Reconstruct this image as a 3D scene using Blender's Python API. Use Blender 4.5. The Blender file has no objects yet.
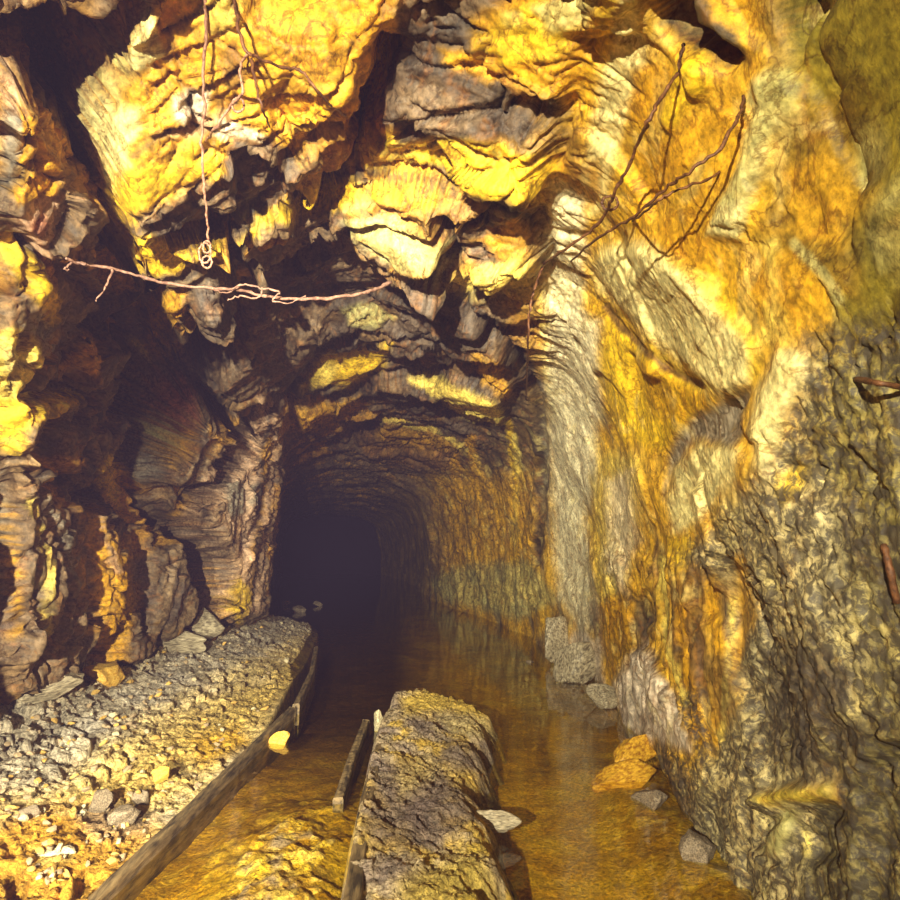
import bpy, math, random
import numpy as np
from mathutils import Vector, Matrix
from mathutils.bvhtree import BVHTree

Q = 0.85                      # mesh density of the rock shell
rng = np.random.default_rng(7)
random.seed(7)
SC = bpy.context.scene
COL = SC.collection

# ------------------------------------------------------------------ camera
F = 650.0
CAM = Vector((0.0, 0.0, 1.3))
cam_d = bpy.data.cameras.new('camera'); cam = bpy.data.objects.new('camera', cam_d); COL.objects.link(cam)
cam_d.sensor_width = 36.0; cam_d.lens = 36.0 * F / 900.0; cam_d.clip_start = 0.02
pitch = math.atan((548 - 450) / F); yaw = math.atan((400 - 450) / F)
cam.location = CAM
cam.rotation_euler = (math.pi / 2 + pitch, 0.0, yaw)
SC.camera = cam
RM = cam.rotation_euler.to_matrix()
RN = np.array(RM)

def project(P):
    """photo pixel of world points (used to find where on the rock a stain or a joint lies)"""
    L = (P - np.array(CAM)) @ RN
    d = np.maximum(-L[:, 2], 1e-3)
    return 450 + F * L[:, 0] / d, 450 - F * L[:, 1] / d, -L[:, 2]

def ray(px, py):
    return (RM @ Vector(((px - 450) / F, -(py - 450) / F, -1.0))).normalized()

def at(px, py, Y):
    r = ray(px, py); return CAM + r * (Y / r.y)

def at_z(px, py, z):
    r = ray(px, py); return CAM + r * ((z - CAM.z) / r.z)

# ------------------------------------------------------------------ noise
def _hash(ix, iy, iz, seed):
    h = (ix.astype(np.int64) * 73856093) ^ (iy.astype(np.int64) * 19349663) ^ (iz.astype(np.int64) * 83492791) ^ (seed * 2654435761)
    h &= 0xffffffff
    h = (h ^ (h >> 15)) * 2246822519 & 0xffffffff
    h = (h ^ (h >> 13)) * 3266489917 & 0xffffffff
    return h ^ (h >> 16)

def perlin(P, seed=0):
    I = np.floor(P).astype(np.int64); f = (P - I).astype(np.float32)
    u = f * f * f * (f * (f * 6 - 15) + 10)
    out = np.zeros(len(P), np.float32)
    for dx in (0, 1):
        wx = u[:, 0] if dx else 1 - u[:, 0]
        for dy in (0, 1):
            wy = u[:, 1] if dy else 1 - u[:, 1]
            for dz in (0, 1):
                wz = u[:, 2] if dz else 1 - u[:, 2]
                h = _hash(I[:, 0] + dx, I[:, 1] + dy, I[:, 2] + dz, seed)
                gx = ((h & 1023) / 511.5 - 1); gy = (((h >> 10) & 1023) / 511.5 - 1); gz = (((h >> 20) & 1023) / 511.5 - 1)
                out += wx * wy * wz * (gx * (f[:, 0] - dx) + gy * (f[:, 1] - dy) + gz * (f[:, 2] - dz))
    return out * 1.3

def fbm(P, octs=4, seed=0, gain=.5, ridged=False):
    o = np.zeros(len(P), np.float32); a = 1.0; s = 0.0
    for k in range(octs):
        n = perlin(P * (2.03 ** k) + 17.3 * k, seed + k * 11)
        if ridged: n = 1 - 2 * np.abs(n) * 1.6
        o += a * n; s += a; a *= gain
    return o / s

def facets(P, seed=0, tilt=1.0):
    """broken-rock relief: nearest jittered cell, each cell a tilted plane; also the distance to the cell edge and a cell id"""
    I = np.floor(P).astype(np.int64)
    d1 = np.full(len(P), 9e9, np.float32); d2 = d1.copy(); h1 = np.zeros(len(P), np.float32); idv = h1.copy()
    for dx in (-1, 0, 1):
        for dy in (-1, 0, 1):
            for dz in (-1, 0, 1):
                J0 = I[:, 0] + dx; J1 = I[:, 1] + dy; J2 = I[:, 2] + dz
                h = _hash(J0, J1, J2, seed)
                c = np.stack([J0 + (h & 1023) / 1023., J1 + ((h >> 10) & 1023) / 1023., J2 + ((h >> 20) & 1023) / 1023.], 1)
                r = (P - c).astype(np.float32)
                d = (r * r).sum(1)
                g = _hash(J0, J1, J2, seed + 99)
                hh = tilt * (r[:, 0] * ((g & 1023) / 511.5 - 1) + r[:, 1] * (((g >> 10) & 1023) / 511.5 - 1) + r[:, 2] * (((g >> 20) & 1023) / 511.5 - 1)) + ((g >> 5) & 1023) / 1023. - .5
                m = d < d1
                d2 = np.where(m, d1, np.minimum(d2, d))
                h1 = np.where(m, hh, h1); idv = np.where(m, (g >> 7 & 255) / 255., idv); d1 = np.where(m, d, d1)
    return h1, np.sqrt(d2) - np.sqrt(d1), idv

def sstep(a, b, x):
    t = np.clip((x - a) / (b - a), 0, 1); return t * t * (3 - 2 * t)

def sdf(poly, X, Y):
    poly = np.array(poly, float); n = len(poly)
    D = np.full(len(X), 1e9); ins = np.zeros(len(X), bool)
    for i in range(n):
        a = poly[i]; b = poly[(i + 1) % n]; e = b - a; L = max((e * e).sum(), 1e-9)
        t = np.clip(((X - a[0]) * e[0] + (Y - a[1]) * e[1]) / L, 0, 1)
        D = np.minimum(D, (X - a[0] - t * e[0]) ** 2 + (Y - a[1] - t * e[1]) ** 2)
        c = ((a[1] > Y) != (b[1] > Y)) & (X < (b[0] - a[0]) * (Y - a[1]) / ((b[1] - a[1]) + 1e-12) + a[0])
        ins ^= c
    D = np.sqrt(D); return np.where(ins, -D, D)

def ldist(pts, X, Y):
    pts = np.array(pts, float); D = np.full(len(X), 1e9)
    for a, b in zip(pts[:-1], pts[1:]):
        e = b - a; L = max((e * e).sum(), 1e-9)
        t = np.clip(((X - a[0]) * e[0] + (Y - a[1]) * e[1]) / L, 0, 1)
        D = np.minimum(D, (X - a[0] - t * e[0]) ** 2 + (Y - a[1] - t * e[1]) ** 2)
    return np.sqrt(D)

def lin(c):
    c = np.array(c, float) / 255.
    return np.where(c <= .04045, c / 12.92, ((c + .055) / 1.055) ** 2.4)

def mask_of(kind, pts, soft, X, Y):
    p = np.array(pts, float); m = np.zeros(len(X), np.float32)
    pad = soft * 2 + 4
    idx = np.nonzero((X > p[:, 0].min() - pad) & (X < p[:, 0].max() + pad) & (Y > p[:, 1].min() - pad) & (Y < p[:, 1].max() + pad))[0]
    if len(idx) == 0: return idx, m[idx]
    if kind == 'p': d = sdf(pts, X[idx], Y[idx]); return idx, sstep(soft, -soft, d).astype(np.float32)
    d = ldist(pts, X[idx], Y[idx]); return idx, sstep(soft, soft * .25, d).astype(np.float32)

# stain colours of the rock, dark ones also paint shade in recesses (sRGB)
YB = (228, 186, 30); YP = (236, 208, 96); CR = (238, 222, 150); YO = (216, 160, 24); OR = (204, 148, 18); RU = (150, 84, 22)
BR = (112, 78, 40); GB = (128, 104, 76); DG = (80, 66, 54); VD = (50, 42, 38); PK = (196, 160, 128); PW = (222, 204, 180)
OL = (128, 112, 26); OD = (84, 74, 28); PG = (190, 180, 112); GR = (150, 140, 122); RD = (170, 96, 66)
# (kind, colour, softness px, strength, outline on the photo)
STAINS_SHADE = [
 # --- left ceiling block
 ('p', YO, 10, .9, [(100,230),(92,150),(100,70),(150,10),(180,-60),(400,-60),(395,60),(350,120),(290,160),(240,150),(225,175),(160,210)]),
 ('p', YB, 8, .8, [(100,225),(105,190),(150,170),(190,150),(225,160),(220,180),(160,205)]),
 ('p', OR, 10, .9, [(240,30),(330,10),(385,20),(380,55),(330,70),(250,60)]),
 ('p', OR, 8, .5, [(170,45),(200,40),(205,75),(180,80)]),
 ('p', YO, 8, .7, [(290,-10),(390,-30),(385,20),(330,40),(300,25)]),
 ('p', CR, 4, .95, [(120,68),(133,28),(140,12),(155,22),(163,45),(166,60),(150,70),(128,72)]),
 ('p', CR, 6, .85, [(90,160),(98,112),(118,102),(140,108),(144,130),(126,150),(132,168),(104,180),(94,175)]),
 ('p', PG, 5, .8, [(94,100),(102,65),(118,55),(122,75),(105,95)]),
 ('p', PG, 5, .8, [(58,118),(78,92),(93,88),(92,108),(70,132),(62,128)]),
 ('p', PW, 5, .9, [(176,118),(172,100),(192,90),(208,92),(206,128),(190,126)]),
 ('p', PK, 6, .7, [(165,135),(190,122),(225,110),(240,125),(205,140),(175,140)]),
 ('p', PW, 4, .8, [(212,140),(222,118),(245,128),(278,146),(270,152),(238,142)]),
 ('p', BR, 5, .7, [(215,60),(232,38),(245,60),(246,92),(226,92)]),
 ('p', VD, 5, .6, [(128,158),(160,130),(188,118),(192,126),(160,142),(136,160)]),
 ('p', YP, 8, .6, [(195,0),(240,-10),(245,30),(205,40)]),
 ('l', BR, 6, .6, [(170,60),(172,30),(195,15)]),
 ('p', DG, 5, .9, [(226,150),(235,140),(300,158),(296,178),(272,205),(240,225),(226,200)]),
 ('p', GB, 5, .7, [(240,152),(300,165),(270,180),(240,190)]),
 ('p', DG, 6, .9, [(150,222),(200,205),(232,200),(228,235),(190,248),(155,240)]),
 ('p', YB, 4, .95, [(128,240),(150,236),(188,250),(224,236),(222,256),(190,258),(160,274),(138,266)]),
 ('p', YB, 5, .95, [(236,244),(256,218),(300,190),(330,180),(350,180),(345,210),(315,212),(280,222)]),
 ('p', PG, 5, .8, [(345,200),(360,192),(372,205),(345,212)]),
 # --- top, right of the wedge
 ('p', DG, 8, .95, [(398,20),(420,0),(480,20),(470,70),(500,90),(545,130),(520,145),(460,142),(400,142),(378,120),(384,70)]),
 ('p', GB, 7, .8, [(390,90),(430,80),(480,120),(450,138),(400,130)]),
 ('p', GB, 6, .6, [(380,10),(470,-20),(475,20),(400,20)]),
 ('p', YO, 8, .95, [(435,50),(470,52),(492,72),(484,84),(445,70)]),
 ('p', YO, 10, .95, [(470,20),(500,0),(600,-40),(600,60),(590,200),(560,190),(580,110),(520,90),(480,60)]),
 ('p', YB, 8, .9, [(480,30),(520,10),(560,20),(575,50),(540,62),(500,66),(480,50)]),
 ('p', PG, 7, .8, [(530,10),(560,-10),(600,-5),(590,25),(550,35)]),
 ('p', YP, 5, .8, [(500,15),(520,12),(522,28),(505,30)]),
 ('p', DG, 4, .8, [(510,108),(530,102),(572,110),(572,135),(555,172),(540,168),(556,140),(552,122),(520,118)]),  # shade of the recessed ring, painted into the rock colour
 ('p', YB, 7, .95, [(340,165),(362,134),(372,128),(400,142),(470,140),(520,160),(560,160),(560,200),(530,205),(480,190),(440,168),(400,168)]),
 ('p', YP, 8, .5, [(360,150),(400,146),(420,158),(370,165)]),
 ('p', OR, 6, .8, [(375,182),(430,188),(450,205),(420,214),(385,200)]),
 ('p', YB, 6, .8, [(300,185),(372,182),(380,200),(330,208),(300,212)]),
 ('p', OR, 8, .8, [(478,238),(515,220),(532,232),(535,262),(500,264)]),
 ('p', YP, 7, .8, [(440,290),(452,270),(540,262),(545,300),(470,296)]),
 ('p', VD, 5, .5, [(410,215),(490,198),(496,228),(462,250),(425,236)]),  # painted shade of the dark recess, no stain
 ('l', VD, 8, .7, [(340,172),(400,174),(440,186),(470,198),(512,206),(535,225),(552,245),(546,262)]),
 # pale slab colour around
 ('p', PG, 5, .9, [(338,222),(395,215),(415,235),(458,252),(450,272),(425,278),(392,265),(360,243)]),
 # --- middle ceiling
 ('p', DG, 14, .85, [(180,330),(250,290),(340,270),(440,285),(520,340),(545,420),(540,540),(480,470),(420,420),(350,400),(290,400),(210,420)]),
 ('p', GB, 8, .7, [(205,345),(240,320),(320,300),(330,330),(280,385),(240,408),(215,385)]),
 ('p', PG, 5, .9, [(340,308),(370,303),(394,318),(380,326),(352,322)]),
 ('p', YB, 6, .95, [(300,388),(322,355),(355,352),(390,346),(384,366),(350,388),(330,384)]),
 ('p', YP, 5, .8, [(302,388),(325,360),(340,366),(330,384)]),
 ('p', YP, 4, .95, [(408,380),(432,376),(462,392),(500,405),(503,425),(462,416),(440,398),(415,390)]),
 ('p', YO, 6, .8, [(470,352),(500,362),(514,395),(505,402),(480,385)]),
 ('p', YO, 5, .8, [(285,425),(300,410),(360,398),(372,402),(330,425),(298,436)]),
 ('p', BR, 7, .8, [(350,430),(400,424),(470,440),(478,470),(430,472),(370,460)]),
 ('p', YO, 7, .6, [(375,428),(420,428),(465,450),(420,450),(380,440)]),
 ('l', YP, 5, .7, [(380,420),(440,432),(475,456),(482,500),(484,560)]),
 ('l', OR, 8, .8, [(470,440),(480,500),(480,590)]),
 ('l', YB, 6, .8, [(508,420),(516,470),(516,560)]),
 ('l', YP, 5, .8, [(515,435),(520,470),(514,540)]),
 ('l', YO, 8, .7, [(455,460),(462,560),(460,600)]),
 ('p', GB, 12, .6, [(380,470),(440,480),(450,560),(430,600),(380,600)]),
 ('p', PG, 7, .7, [(430,580),(470,560),(530,560),(560,600),(520,620),(440,600)]),
 ('p', YO, 12, .6, [(430,480),(530,470),(540,560),(440,570)]),
 ('l', VD, 9, .8, [(470,300),(515,340),(538,390),(545,450),(542,520),(538,560)]),  # shadow of the arch ring painted dark along its groove
 ('l', YP, 8, .7, [(545,300),(548,360),(556,420)]),
 # --- left wall
 ('p', PK, 4, .85, [(0,62),(24,70),(30,88),(26,104),(0,106)]),
 ('p', GR, 4, .9, [(0,106),(18,106),(20,160),(14,190),(0,190)]),
 ('p', YO, 4, .95, [(20,108),(38,112),(52,140),(66,185),(50,198),(18,208),(10,194),(16,160)]),
 ('p', PK, 4, .95, [(14,228),(30,205),(64,196),(58,230),(45,250),(30,245)]),
 ('p', RD, 4, .7, [(28,225),(45,212),(52,228),(38,240)]),
 ('p', YB, 4, .95, [(0,234),(12,236),(38,262),(62,300),(60,320),(46,330),(30,300),(10,262)]),
 ('p', GR, 4, .8, [(18,322),(42,310),(56,335),(48,356),(34,340)]),
 ('p', YP, 5, .95, [(-5,335),(14,328),(36,345),(30,385),(22,404),(-5,404)]),
 ('p', YB, 5, .95, [(-5,404),(30,402),(60,386),(80,388),(74,404),(42,420),(30,430),(18,458),(-5,445)]),
 ('p', CR, 4, .6, [(5,350),(22,348),(28,365),(10,375)]),
 ('p', YO, 4, .9, [(148,318),(152,298),(190,284),(188,312),(168,332),(150,340)]),
 ('p', YP, 3, .9, [(130,340),(138,334),(148,350),(144,360)]),
 ('p', RD, 5, .85, [(155,440),(162,400),(178,378),(196,385),(200,415),(190,440),(172,455)]),
 ('p', PG, 4, .9, [(150,432),(158,420),(176,422),(174,440),(156,452)]),
 ('p', OR, 4, .9, [(164,455),(180,440),(196,424),(190,452),(172,474)]),
 ('p', GR, 4, .9, [(134,470),(138,438),(150,450),(158,470),(150,488),(140,486)]),
 ('p', YB, 4, .95, [(96,482),(112,447),(128,476),(124,512),(106,492)]),
 ('p', PK, 6, .8, [(180,520),(200,480),(228,450),(262,395),(282,400),(278,470),(268,560),(262,612),(232,620),(214,600),(206,560)]),
 ('p', GR, 4, .9, [(225,482),(262,484),(258,502),(236,520),(228,505)]),
 ('p', GB, 4, .8, [(190,520),(230,500),(236,580),(210,595),(200,560)]),
 ('l', OR, 5, .8, [(268,440),(262,500),(252,600)]),
 ('p', YB, 4, .9, [(224,600),(240,578),(256,600),(240,624)]),
 ('p', GB, 6, .9, [(-5,460),(28,478),(72,510),(82,560),(84,620),(60,690),(-5,700)]),
 ('l', YO, 8, .8, [(6,500),(16,560),(20,640)]),
 ('l', YP, 6, .7, [(30,500),(52,560),(48,640)]),
 ('l', GR, 6, .8, [(-2,470),(4,520),(0,590)]),
 ('l', GR, 6, .8, [(50,500),(72,540),(78,590)]),
 ('p', YO, 5, .95, [(84,500),(100,505),(128,560),(138,600),(128,660),(108,670),(96,600)]),
 ('l', PK, 5, .8, [(84,495),(104,520),(118,570)]),
 ('l', VD, 4, .8, [(276,404),(262,450),(260,520),(254,600)]),
 ('l', VD, 4, .7, [(252,412),(238,450),(226,480)]),
 ('l', VD, 5, .7, [(205,505),(214,560),(232,600)]),
 ('l', PK, 5, .8, [(268,410),(250,460),(246,560)]),
 # --- right wall
 ('p', (216,166,26), 16, .85, [(545,180),(620,-40),(760,-40),(780,120),(770,300),(760,380),(700,440),(640,460),(560,300)]),
 ('p', CR, 9, .85, [(596,70),(612,30),(622,-20),(645,-10),(640,60),(628,120),(612,160),(604,210),(590,215),(578,180),(590,120)]),
 ('p', YB, 5, .8, [(598,-10),(618,-10),(606,50),(596,80)]),
 ('p', (242,228,180), 9, .9, [(548,200),(560,185),(580,200),(588,250),(580,330),(548,330),(545,270)]),
 ('p', OR, 7, .9, [(626,70),(650,62),(672,68),(668,100),(650,128),(630,120)]),
 ('p', YB, 4, .98, [(676,60),(700,54),(715,86),(696,104),(668,132),(658,118)]),
 ('p', OR, 14, .85, [(636,150),(668,134),(720,100),(745,92),(728,140),(700,168),(660,200),(640,220),(632,190)]),
 ('p', OR, 14, .75, [(650,225),(700,215),(730,260),(745,300),(700,290),(665,255)]),
 ('p', YO, 9, .8, [(735,110),(755,120),(735,170),(700,215),(660,225),(700,185)]),
 ('p', BR, 8, .7, [(560,130),(580,130),(582,175),(568,200)]),
 ('p', OR, 8, .8, [(585,160),(600,158),(600,200),(585,210)]),
 ('p', VD, 5, .9, [(658,-10),(706,-10),(712,20),(734,28),(746,52),(728,68),(700,52),(680,42),(660,20)]),
 ('p', VD, 6, .9, [(786,-10),(836,-10),(822,24),(800,56),(790,40)]),
 ('p', VD, 3, .8, [(808,55),(822,52),(820,62),(810,62)]),
 ('p', VD, 3, .8, [(792,86),(800,78),(802,88),(796,94)]),
 ('p', PG, 5, .95, [(750,80),(765,68),(792,66),(801,82),(792,110),(770,140),(756,185),(748,225),(738,242),(706,236),(720,206),(742,160),(752,118),(746,100)]),
 ('p', CR, 5, .6, [(708,232),(722,208),(745,196),(748,220),(738,240)]),
 ('p', OL, 30, .55, [(770,-30),(950,-30),(950,360),(800,330),(770,200)]),
 ('p', OL, 26, .85, [(800,-30),(950,-30),(950,360),(860,340),(800,300),(785,200),(800,110)]),
 ('p', (140,106,26), 16, .8, [(800,100),(860,90),(862,300),(800,300),(762,250),(775,160)]),  # olive-brown rock, made darker to paint in the falloff of light
 ('p', YO, 14, .6, [(780,170),(830,150),(860,200),(840,250),(790,230)]),
 ('p', OD, 14, .6, [(835,215),(880,230),(885,270),(840,262)]),
 ('p', PG, 8, .85, [(858,130),(876,148),(896,200),(898,250),(880,272),(868,230),(860,180)]),
 ('p', YO, 12, .8, [(750,270),(790,250),(830,290),(830,330),(790,340),(760,320)]),
 ('l', PG, 9, .7, [(795,245),(820,270),(840,300)]),
 ('p', CR, 12, .98, [(594,262),(605,248),(640,240),(672,262),(708,292),(740,325),(757,350),(748,384),(722,396),(690,376),(655,340),(620,308),(600,290)]),
 ('p', YB, 9, .8, [(672,262),(720,270),(755,320),(762,380),(750,384),(742,340),(706,300)]),
 ('p', YP, 7, .7, [(648,348),(690,370),(718,390),(700,398),(670,384)]),
 ('p', YB, 10, .9, [(604,300),(640,335),(700,385),(690,420),(660,450),(620,440),(600,380)]),
 ('p', OR, 10, .65, [(632,352),(676,378),(704,396),(680,430),(650,410)]),
 ('l', BR, 6, .9, [(606,306),(622,328),(640,345),(672,370),(700,386)]),
 ('p', (242,228,184), 10, .95, [(546,330),(572,310),(598,320),(600,400),(594,470),(586,520),(592,600),(586,640),(560,600),(552,520),(548,430)]),
 ('p', YP, 12, .7, [(600,450),(640,455),(640,520),(620,600),(600,600),(592,520)]),
 ('p', PW, 9, .6, [(604,480),(630,470),(640,540),(625,590),(608,570)]),
 ('p', GR, 7, .9, [(664,500),(668,455),(690,420),(720,402),(748,392),(742,420),(728,445),(700,440),(672,470)]),
 ('p', CR, 8, .95, [(668,505),(674,468),(700,444),(736,450),(730,480),(712,506),(690,530),(672,532)]),
 ('p', YB, 8, .9, [(666,535),(690,535),(694,560),(676,570)]),
 ('p', CR, 7, .95, [(756,470),(750,430),(758,392),(776,352),(790,350),(808,362),(800,385),(790,410),(778,450),(764,480)]),
 ('p', YP, 9, .7, [(756,345),(770,290),(760,240),(775,240),(782,300),(790,345)]),
 ('p', (192,176,126), 16, .85, [(800,360),(900,340),(960,340),(960,960),(700,960),(690,780),(740,700),(745,600),(690,560),(740,490),(790,430)]),
 ('p', OL, 24, .7, [(820,340),(950,330),(950,560),(850,520),(800,460)]),
 ('p', DG, 18, .8, [(770,640),(850,650),(870,760),(800,780),(765,740)]),
 ('p', OD, 20, .7, [(840,520),(960,520),(960,960),(780,960),(820,820),(870,700)]),
 ('p', YB, 8, .8, [(778,475),(804,460),(802,490),(785,506),(775,495)]),
 ('l', YO, 12, .7, [(740,560),(750,620),(720,700),(716,750)]),
 ('p', OR, 6, .9, [(600,604),(622,592),(638,602),(628,640),(612,682),(606,650)]),
 ('p', PW, 7, .9, [(614,684),(632,655),(650,648),(672,690),(692,735),(690,752),(650,740),(618,726)]),
 ('p', GB, 5, .8, [(535,640),(560,610),(575,620),(556,650),(540,655)]),
 ('p', PW, 6, .8, [(545,660),(575,630),(598,640),(606,680),(590,692),(560,684)]),
 ('p', BR, 8, .8, [(670,590),(690,560),(712,570),(706,700),(692,700),(676,640)]),
 ('l', OR, 8, .9, [(684,600),(688,660),(702,740)]),
 ('l', YP, 6, .9, [(664,560),(668,640),(690,700)]),
 ('l', YO, 8, .9, [(712,580),(720,650),(716,740)]),
 ('l', YP, 6, .8, [(735,600),(728,680),(722,740)]),
 ('p', DG, 8, .6, [(700,660),(728,650),(740,680),(735,720),(716,724)]),
 ('p', VD, 5, .7, [(636,600),(652,590),(660,620),(648,640),(638,625)]),
 ('p', (226,196,70), 5, .98, [(746,800),(762,792),(800,786),(836,784),(840,800),(800,803),(760,806)]),
 ('p', PG, 5, .95, [(762,850),(775,826),(786,804),(800,812),(790,838),(780,856)]),
 ('p', YP, 4, .8, [(802,820),(812,840),(812,858),(804,850)]),
]
# carved or standing relief, metres into the rock (minus = stands out)
RELIEF = [
 # left upper hollow and the shadowed slot
 ('p', .55, 9, [(-20,-40),(120,-40),(136,5),(120,30),(96,75),(84,90),(62,112),(50,90),(32,70),(20,40),(-20,60)]),
 ('p', .55, 7, [(62,100),(92,92),(90,150),(100,235),(128,240),(150,275),(240,285),(230,330),(205,345),(180,390),(150,400),(150,430),(130,450),(95,480),(130,520),(130,560),(150,640),(205,610),(205,560),(180,520),(140,500),(112,440),(80,500),(60,480),(30,470),(25,440),(75,400),(48,370),(62,330),(40,262),(64,200)]),
 ('p', .45, 9, [(70,400),(110,320),(150,345),(150,430),(110,440),(90,490),(50,470),(40,430)]),
 ('p', .5, 6, [(196,380),(215,390),(240,410),(235,440),(212,470),(200,490),(176,500),(196,450)]),
 ('p', .5, 7, [(132,520),(180,520),(206,560),(205,610),(170,640),(140,660),(136,600)]),
 ('p', -.0, 8, [(100,228),(92,150),(100,70),(150,0),(180,-60),(395,-60),(395,30),(350,120),(300,160),(240,145),(225,175),(160,212)]),
 ('p', -.14, 7, [(128,236),(180,232),(225,232),(222,262),(150,276)]),
 # wedge and arch recesses, cut to make the dark shadow bands; slab and joints
 ('p', .42, 5, [(388,16),(398,24),(391,60),(378,100),(356,140),(328,178),(302,188),(288,172),(320,152),(350,112),(370,70)]),
 ('p', .3, 7, [(236,250),(256,262),(300,262),(340,240),(338,222),(392,214),(350,206),(300,216)]),
 ('p', .12, 5, [(510,108),(530,102),(572,110),(572,135),(555,172),(540,168),(556,140),(552,122),(520,118)]),
 ('p', -.1, 6, [(338,222),(395,215),(415,235),(458,252),(450,272),(425,278),(392,265),(360,243)]),
 ('l', .09, 6, [(340,172),(400,174),(440,186),(470,198),(512,206),(535,225),(552,245),(546,262)]),
 ('l', .2, 8, [(470,300),(515,340),(538,390),(545,450),(542,520),(538,560)]),
 ('l', .12, 6, [(300,345),(360,330),(440,345),(500,390),(508,420)]),
 ('l', .25, 9, [(290,400),(350,386),(400,366),(440,372)]),
 ('p', .3, 7, [(345,425),(380,414),(376,432),(352,440)]),
 # left wall: blocks and ribs that catch the lamp
 ('p', -.22, 6, [(-20,60),(24,70),(38,110),(66,190),(58,230),(40,250),(15,232),(-20,200)]),
 ('p', -.15, 5, [(0,234),(12,236),(38,262),(62,300),(55,350),(20,404),(-20,404),(-20,300)]),
 ('p', -.25, 6, [(-20,404),(30,402),(60,386),(80,388),(74,404),(42,420),(18,458),(-20,470)]),
 ('p', -.26, 8, [(-20,460),(28,478),(72,510),(84,560),(84,620),(60,690),(-20,700)]),
 ('p', -.34, 6, [(84,500),(100,505),(128,560),(138,600),(128,660),(100,670),(92,600)]),
 ('p', -.35, 9, [(180,520),(205,480),(232,440),(262,395),(284,400),(280,470),(270,560),(262,616),(232,622),(214,600),(206,560)]),
 ('p', -.5, 5, [(134,470),(158,420),(165,395),(180,375),(198,385),(200,430),(172,478),(140,490)]),
 ('p', -.45, 4, [(96,482),(112,447),(128,476),(124,512),(106,492)]),
 ('p', -.45, 5, [(146,318),(152,296),(192,284),(188,314),(150,342)]),
 ('p', .10, 4, [(88,560),(90,500),(80,505),(86,570),(82,640),(94,660)]),
 ('l', .15, 6, [(18,470),(26,540),(36,620),(34,680)]),
 ('l', .12, 5, [(46,500),(62,560),(66,640)]),
 # right wall
 ('p', .25, 6, [(658,-20),(706,-20),(712,20),(734,28),(746,52),(728,68),(700,52),(680,42),(660,20)]),
 ('p', .25, 7, [(786,-20),(836,-20),(822,24),(800,56),(790,40)]),
 ('p', -.05, 3, [(676,60),(700,54),(715,86),(696,104),(668,132),(658,118)]),
 ('p', -.06, 6, [(750,80),(765,68),(792,66),(801,82),(792,110),(770,140),(756,185),(740,242),(706,236),(720,206),(742,160),(752,118)]),
 ('p', -.07, 9, [(594,262),(605,248),(640,240),(672,262),(708,292),(740,325),(757,350),(748,384),(722,396),(690,376),(655,340),(620,308)]),
 ('l', .05, 6, [(606,306),(622,328),(640,345),(672,370),(700,386)]),
 ('p', .06, 6, [(664,500),(668,455),(690,420),(748,392),(742,420),(728,445),(700,440),(672,470)]),
 ('p', -.06, 7, [(756,470),(750,430),(758,392),(776,352),(808,362),(790,410),(764,480)]),
 ('p', -.07, 6, [(858,130),(876,148),(896,200),(898,250),(880,272),(868,230)]),
 ('l', .05, 4, [(757,600),(770,640),(762,700),(748,760)]),
 ('l', .04, 4, [(632,590),(652,640),(642,690)]),
 ('l', .05, 4, [(598,560),(602,640),(610,690)]),
 ('p', .1, 5, [(636,600),(652,590),(660,620),(648,640),(638,625)]),
 ('l', .05, 4, [(655,560),(660,640),(680,720)]),
 ('p', -.1, 7, [(614,690),(632,655),(650,648),(672,690),(692,735),(720,780),(700,830),(660,760),(618,730)]),
 ('p', -.12, 4, [(750,800),(762,792),(836,782),(842,798),(760,808)]),
 ('p', .1, 5, [(756,812),(838,804),(840,860),(770,866),(756,840)]),
 ('p', -.1, 5, [(762,856),(775,826),(786,804),(800,812),(790,838),(780,862)]),
 ('p', .12, 12, [(868,760),(910,740),(940,960),(860,960)]),
]
CRUMBLE = [('p', [(800,330),(960,300),(960,960),(640,960),(660,760),(730,720),(745,600),(670,560),(740,490),(770,430)], 22),
           ('p', [(610,690),(700,690),(760,800),(700,900),(640,780)], 10)]
RIBS = [('p', [(-60,455),(75,500),(140,590),(130,690),(-60,720)], 12), ('p', [(175,520),(262,390),(286,400),(270,620),(210,620)], 8),
        ('p', [(590,540),(712,560),(716,750),(620,700)], 14), ('p', [(430,440),(540,440),(545,620),(430,600)], 12)]

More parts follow.
